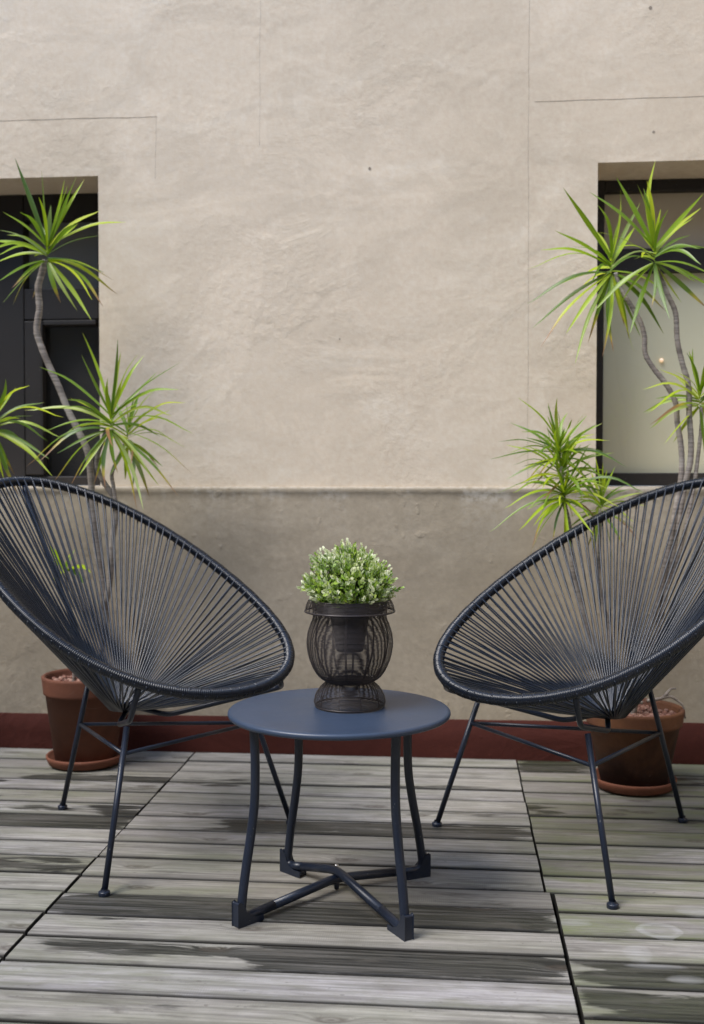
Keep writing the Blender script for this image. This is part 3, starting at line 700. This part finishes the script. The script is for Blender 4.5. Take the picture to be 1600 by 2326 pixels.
# ------------------------------------------------------------------ terracotta pots
def terracotta(c, rim_r, base_r, h, mat, label, slabel, tilt=0):
    root = empty('plant_pot', (c[0], c[1], .016)); tag(root, label, 'pot', 'terracotta pots by the wall')
    lip = .20*h; m = MB()
    rj = rim_r*.925; k = (rj-base_r)/(h-lip)
    m.lathe([(.0001, 0), (base_r-.006, 0), (base_r, .004), (rj-.001, h-lip-.001), (rj+.001, h-lip-.004), (rim_r*.955, h-lip-.002), (rim_r*.963, h-lip+.005), (rim_r*.997, h-.008), (rim_r, h-.003), (rim_r-.004, h), (rim_r-.011, h-.001), (rim_r-.014, h-.008), (rim_r-.020, h-.05), (.0001, h-.06)], n=72)
    m.build('pot_body', mat, root)
    s = MB(); sr = base_r+.022
    s.lathe([(.0001, .0), (sr-.012, 0), (sr-.004, .004), (sr+.003, .020), (sr+.004, .026), (sr+.001, .029), (sr-.004, .026), (sr-.011, .010), (.0001, .0095)], n=72)
    so_ = s.build('saucer', M['saucer'], loc=(c[0], c[1], .004)); tag(so_, slabel, 'saucer', 'terracotta saucers under the pots')
    p = MB(); r3 = random.Random(int(c[0]*100))
    for i in range(360):
        rr = (rim_r-.024)*math.sqrt(r3.random()); a = r3.uniform(0, 6.283); s_ = r3.uniform(.005, .0095)
        q = Vector((rr*math.cos(a), rr*math.sin(a), h-.026+r3.uniform(-.004, .007)+.004*noise.noise(Vector((rr*30, a, 0)))))
        vs = []; fs = []; sx, sy, sz = s_*r3.uniform(.8, 1.25), s_*r3.uniform(.8, 1.25), s_*r3.uniform(.6, .9)
        for j in range(1, 5):
            for k_ in range(7):
                th, ph_ = math.pi*j/5, 2*math.pi*k_/7; vs.append((q.x+sx*math.sin(th)*math.cos(ph_), q.y+sy*math.sin(th)*math.sin(ph_), q.z+sz*math.cos(th)))
        for j in range(3):
            for k_ in range(7): fs.append((j*7+k_, (j+1)*7+k_, (j+1)*7+(k_+1) % 7, j*7+(k_+1) % 7))
        fs += [tuple(range(7)), tuple(range(27, 20, -1))]
        p.add(vs, fs, True, rnd=r3.random())
    po = p.build('clay_pebbles', M['pebble'], loc=(c[0], c[1], .016)); tag(po, kind='stuff')
    po['label'] = 'reddish clay pebbles filling the ' + label.split(' behind')[0].replace('terracotta ', '')
    po['category'] = 'pebbles'
    return root
PL = Vector((-1.115, 3.215, 0)); PR_ = Vector((.507, 3.112, 0))
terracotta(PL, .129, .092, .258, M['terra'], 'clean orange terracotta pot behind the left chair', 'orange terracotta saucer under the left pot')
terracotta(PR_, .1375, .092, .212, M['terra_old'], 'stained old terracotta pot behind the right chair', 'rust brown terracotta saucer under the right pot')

# ------------------------------------------------------------------ dracaenas
def ribbon(mb, P, wd, nrm0, rnd, old):
    n = len(P); vs = []; U = []; SD = []
    for i, p in enumerate(P):
        t = i/(n-1); T = (P[min(i+1, n-1)]-P[max(i-1, 0)]).normalized()
        s = T.cross(nrm0); s = s.normalized() if s.length > 1e-4 else T.orthogonal().normalized(); nn = s.cross(T)
        w_ = wd*(.55+.9*t if t < .5 else 1)*(1-max(0, (t-.42)/.58)**1.5)*.5 + .0003
        w_ = min(w_, wd*.5+.0003)
        vs += [p-s*w_+nn*w_*.28, p, p+s*w_+nn*w_*.28]; U += [t]*3; SD += [1, 0, 1]
    fs = []
    for i in range(n-1): fs += [(i*3, i*3+1, i*3+4, i*3+3), (i*3+1, i*3+2, i*3+5, i*3+4)]
    mb.add(vs, fs, True, u=U, side=SD, rnd=rnd, old=old)
def leaf_to(mb, c, tip, wd, r4, old=0., droop=None):
    d = tip-c; L = d.length; up_ = Vector((0, 0, 1))
    el = d.z/L
    lift = (.06+.16*r4.random())*L*(1-abs(el))*(1.0 if el > -.2 else 1.3) if droop is None else droop*L
    P = []
    side = d.cross(up_); side = side.normalized() if side.length > 1e-3 else Vector((1, 0, 0)); sway = r4.uniform(-.08, .08)*L
    kink = r4.random() < .24
    for k in range(10):
        t = k/9; q = c+d*t+up_*lift*math.sin(math.pi*min(1, t*1.05))*(1-.25*t)+side*sway*math.sin(math.pi*t)
        if kink and t > .6: q += Vector((0, 0, -.25*L*(t-.6)**1.3))
        if q.y > YW-.004 and not (LX0 < q.x < LX1 or RX0 < q.x < RX1): q.y = YW-.004
        if q.y > 3.585: q.y = 3.585
        P.append(q)
    n0 = (up_*.6+Vector((r4.uniform(-.5, .5), r4.uniform(-1.1, -.1), r4.uniform(-.2, .4)))).normalized()
    ribbon(mb, P, wd, n0, r4.random(), old)
def rosette(parent, cpx, Y, tips, nfill, seed, L0=.22, wd=.0128, dark=0):
    r4 = random.Random(seed); c = ony(*cpx, Y); mb = MB(); spread = .05
    for tp in tips:
        old = r4.uniform(.7, 1.0) if tp[1] > cpx[1]+60 and r4.random() < .4 else r4.uniform(0, .22)
        base = ony(*tp[:2], Y); L2 = (base-c).length
        dy = r4.uniform(-.12, .05)*(1.2 if L2 < .2 else .7)
        tip = ony(*tp[:2], Y+dy); o = c+Vector((0, 0, .022 if tp[1] < cpx[1]-70 else (-.016 if tp[1] > cpx[1]+40 else 0)))
        o += (tip-o).normalized()*.004
        leaf_to(mb, o, tip, wd*r4.uniform(.7, 1.15), r4, old)
    for i in range(nfill):
        t = i/nfill; el = R(78-125*t+r4.uniform(-9, 9)); a = i*2.39996+r4.uniform(-.2, .2)
        L = L0*r4.uniform(.62, 1.0)*(.72 if t < .12 else 1)
        tip = c+Vector((math.cos(el)*math.cos(a), math.cos(el)*math.sin(a), math.sin(el)))*L
        if tip.y > Y+.12: tip.y = Y+.12-r4.uniform(0, .06)
        leaf_to(mb, c+Vector((0, 0, .02*(1-2*t))), tip, wd*r4.uniform(.6, 1.0), r4, r4.uniform(.8, 1.9) if t > .80 and r4.random() < .6 else r4.uniform(0, .22))
    return mb.build('leaf_rosette', M['leaf'], parent)
def trunk(parent, pts, Y, r0, r1, extra=None):
    """pts: photo pixels from the crown downwards; Y: depth at the crown and at the pot"""
    n = len(pts); P = []
    for i, p in enumerate(pts):
        Yv = Y[0]+(Y[1]-Y[0])*i/(n-1); P.append(ony(*p, Yv))
    if extra is not None: P.append(extra)
    Q = smooth_path(P, 7); k = len(Q)
    rr = [(r0+(r1-r0)*i/(k-1))*(1+.10*noise.noise(Vector((i*.55, r0*900, 0))))+.0006*(i % 2) for i in range(k)]
    m = MB(); m.tube(Q, rr, 10); return m.build('trunk', M['bark'], parent)
def plant(loc, label):
    e = empty('dragon_tree', loc); tag(e, label, 'plant', 'dragon trees in terracotta pots'); return e
class Off:                                                           # parts are modelled in world space, then moved under their plant
    pass
def reparent(root):
    bpy.context.view_layer.update()
    for ch in [o for o in bpy.data.objects if o.parent == root]:
        for v in ch.data.vertices: v.co -= root.location
ZP = .016+.24
d1 = plant((PL.x, PL.y, ZP), 'tall dragon tree with bare curved stems behind the left chair')
trunk(d1, [(104, 590), (94, 625), (87, 655), (90, 700), (84, 750), (96, 792), (116, 840), (134, 879), (156, 934), (178, 978), (200, 1028), (207, 1085), (211, 1160), (220, 1247), (235, 1340), (238, 1430)], (3.17, 3.2), .0096, .0105, Vector((PL.x+.02, PL.y, ZP-.02)))
trunk(d1, [(243, 975), (234, 1000), (223, 1030), (222, 1062), (236, 1095), (256, 1125), (265, 1160), (255, 1230), (250, 1320), (238, 1380)], (3.10, 3.19), .0065, .0095)
trunk(d1, [(287, 1000), (270, 1040), (255, 1075), (258, 1105), (262, 1135), (264, 1160)], (3.16, 3.13), .005, .0065)
R1 = [(34, 358), (95, 387), (147, 409), (174, 387), (192, 407), (155, 420), (7, 481), (-10, 519), (-30, 546), (-25, 568), (-15, 598), (-5, 640), (7, 688), (27, 655), (74, 678), (138, 688), (176, 706), (210, 682), (208, 727), (235, 684), (266, 640), (268, 669), (286, 490), (228, 478), (232, 534), (45, 472)]
rosette(d1, (108, 578), 3.17, R1, 10, 1, .22, .016)
R2 = [(188, 756), (185, 805), (268, 771), (315, 789), (328, 794), (275, 800), (90, 818), (56, 932), (152, 897), (87, 1037), (60, 1060), (156, 1100), (268, 1075), (326, 1158), (311, 1143), (362, 1104), (405, 1111), (442, 1064), (438, 970), (391, 934), (409, 869), (413, 821), (119, 1086), (214, 1100), (98, 980), (130, 1030), (180, 1080), (240, 1110), (345, 1085)]
rosette(d1, (253, 962), 3.10, R2, 12, 2)
rosette(d1, (291, 990), 3.16, [(311, 897), (355, 876), (423, 901), (318, 890), (390, 930), (400, 1000), (370, 1060), (340, 1120), (300, 1110), (285, 1090), (250, 1080)], 12, 3, .2)
# small shoot low on the stem
trunk(d1, [(150, 1300), (152, 1340), (163, 1400), (172, 1480)], (3.14, 3.18), .004, .006, Vector((PL.x-.03, PL.y-.02, ZP-.02)))
rosette(d1, (150, 1296), 3.14, [(112, 1239), (122, 1273), (165, 1260), (172, 1245), (207, 1293), (190, 1325), (120, 1320)], 3, 5, .08, .017)
reparent(d1)
P0 = onz(-330, 1760)
d0 = plant((P0.x, 3.2, ZP), 'spiky dragon tree crown reaching in at the left edge of the photo')
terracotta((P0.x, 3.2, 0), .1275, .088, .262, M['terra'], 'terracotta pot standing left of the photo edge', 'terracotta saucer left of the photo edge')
trunk(d0, [(-18, 985), (-45, 1060), (-60, 1150), (-110, 1300), (-200, 1450)], (3.12, 3.18), .0075, .011, Vector((P0.x, 3.2, ZP-.02)))
rosette(d0, (-16, 966), 3.12, [(13, 861), (76, 944), (109, 992), (145, 948), (112, 1042), (119, 1068), (33, 1078), (10, 1090), (22, 1085), (-60, 860), (-100, 900), (60, 1010), (-90, 1000), (45, 1130), (-120, 960)], 18, 4)
reparent(d0)
ZP = .016+.19
d2 = plant((PR_.x, PR_.y, ZP), 'dragon tree with several crowns on pale wavy stems behind the right chair')
trunk(d2, [(1490, 600), (1499, 628), (1518, 671), (1535, 712), (1539, 774), (1551, 828), (1564, 874), (1566, 940), (1570, 1002), (1568, 1052), (1557, 1095), (1540, 1190), (1514, 1331), (1492, 1440)], (3.08, 3.11), .0065, .0088, Vector((PR_.x-.01, PR_.y, ZP-.02)))
trunk(d2, [(1398, 620), (1410, 655), (1427, 683), (1452, 725), (1464, 762), (1466, 803), (1485, 837), (1514, 874), (1535, 915), (1539, 961), (1547, 1010), (1549, 1060), (1545, 1105), (1537, 1150), (1520, 1240), (1500, 1340), (1470, 1450)], (3.12, 3.10), .0062, .0085, Vector((PR_.x-.035, PR_.y, ZP-.02)))
trunk(d2, [(1592, 925), (1594, 955), (1590, 1002), (1583, 1060), (1577, 1100), (1558, 1200), (1522, 1320)], (3.10, 3.11), .0045, .006)
trunk(d2, [(1275, 1060), (1281, 1135), (1293, 1190), (1297, 1250), (1309, 1331), (1337, 1431), (1372, 1520)], (3.06, 3.08), .0055, .0072, Vector((PR_.x-.06, PR_.y-.01, ZP-.02)))
trunk(d2, [(1364, 1160), (1362, 1250), (1362, 1331), (1385, 1440)], (3.16, 3.15), .0045, .0062, Vector((PR_.x-.04, PR_.y+.03, ZP-.02)))
R3 = [(1489, 365), (1400, 402), (1338, 435), (1448, 419), (1462, 427), (1470, 398), (1599, 439), (1593, 472), (1568, 534), (1593, 592), (1625, 568), (1630, 630), (1612, 704), (1549, 688), (1522, 725), (1466, 675), (1431, 758), (1348, 696), (1369, 630), (1410, 690), (1480, 700), (1580, 640), (1400, 560)]
rosette(d2, (1487, 583), 3.06, R3, 9, 6, .22, .0145)
R4 = [(1280, 427), (1357, 452), (1410, 417), (1228, 555), (1299, 559), (1199, 611), (1199, 690), (1210, 745), (1228, 772), (1307, 810), (1286, 758), (1336, 779), (1369, 795), (1394, 799), (1429, 770), (1456, 766), (1508, 745), (1514, 708), (1419, 741), (1260, 650), (1455, 460), (1440, 800)]
rosette(d2, (1390, 606), 3.12, R4, 10, 7, .22, .0145)
rosette(d2, (1590, 908), 3.10, [(1574, 791), (1460, 874), (1468, 940), (1477, 965), (1530, 998), (1508, 1010), (1560, 800), (1640, 800), (1700, 850), (1710, 930), (1660, 1010), (1600, 1020), (1490, 905), (1625, 780)], 14, 8, .2, .012)
rosette(d2, (1271, 1028), 3.06, [(1177, 903), (1266, 894), (1245, 915), (1299, 952), (1133, 992), (1114, 1043), (1150, 1089), (1352, 979), (1385, 1000), (1425, 1050), (1369, 961), (1160, 960), (1290, 930), (1180, 1070), (1340, 1040), (1370, 1080), (1200, 1090), (1262, 920)], 36, 9, .15, .0095)
rosette(d2, (1282, 1122), 3.05, [(1112, 1209), (1179, 1205), (1199, 1263), (1232, 1180), (1146, 1155), (1210, 1240), (1257, 1230), (1344, 1168), (1332, 1192), (1464, 1105), (1406, 1151), (1280, 1240), (1230, 1150), (1380, 1120), (1165, 1120), (1300, 1260), (1215, 1070), (1350, 1215)], 36, 10, .15, .0095)
rosette(d2, (1366, 1148), 3.17, [(1398, 1060), (1352, 1035), (1460, 1118), (1440, 1180), (1390, 1271), (1332, 1250), (1370, 1050), (1420, 1240), (1310, 1130), (1290, 1200), (1450, 1210), (1350, 1270)], 20, 12, .15, .0095)
rosette(d2, (1277, 1074), 3.06, [(1150, 1010), (1130, 1120), (1390, 1090), (1360, 1130), (1230, 1170), (1320, 1010), (1240, 1010)], 34, 14, .17, .0095)
# exposed roots over the rim
m = MB()
for pts in ([(1470, 1600), (1500, 1595), (1522, 1590), (1540, 1600), (1552, 1612), (1557, 1640)], [(1505, 1594), (1518, 1580), (1524, 1573), (1536, 1572)], [(1460, 1605), (1440, 1600), (1420, 1590)]):
    Q = smooth_path([ony(px, py-8, 3.09) for px, py in pts], 6); m.tube(Q, [.0055-.0035*i/len(Q) for i in range(len(Q))], 8)
m.build('root', M['bark'], d2)
reparent(d2)
bpy.context.view_layer.update()
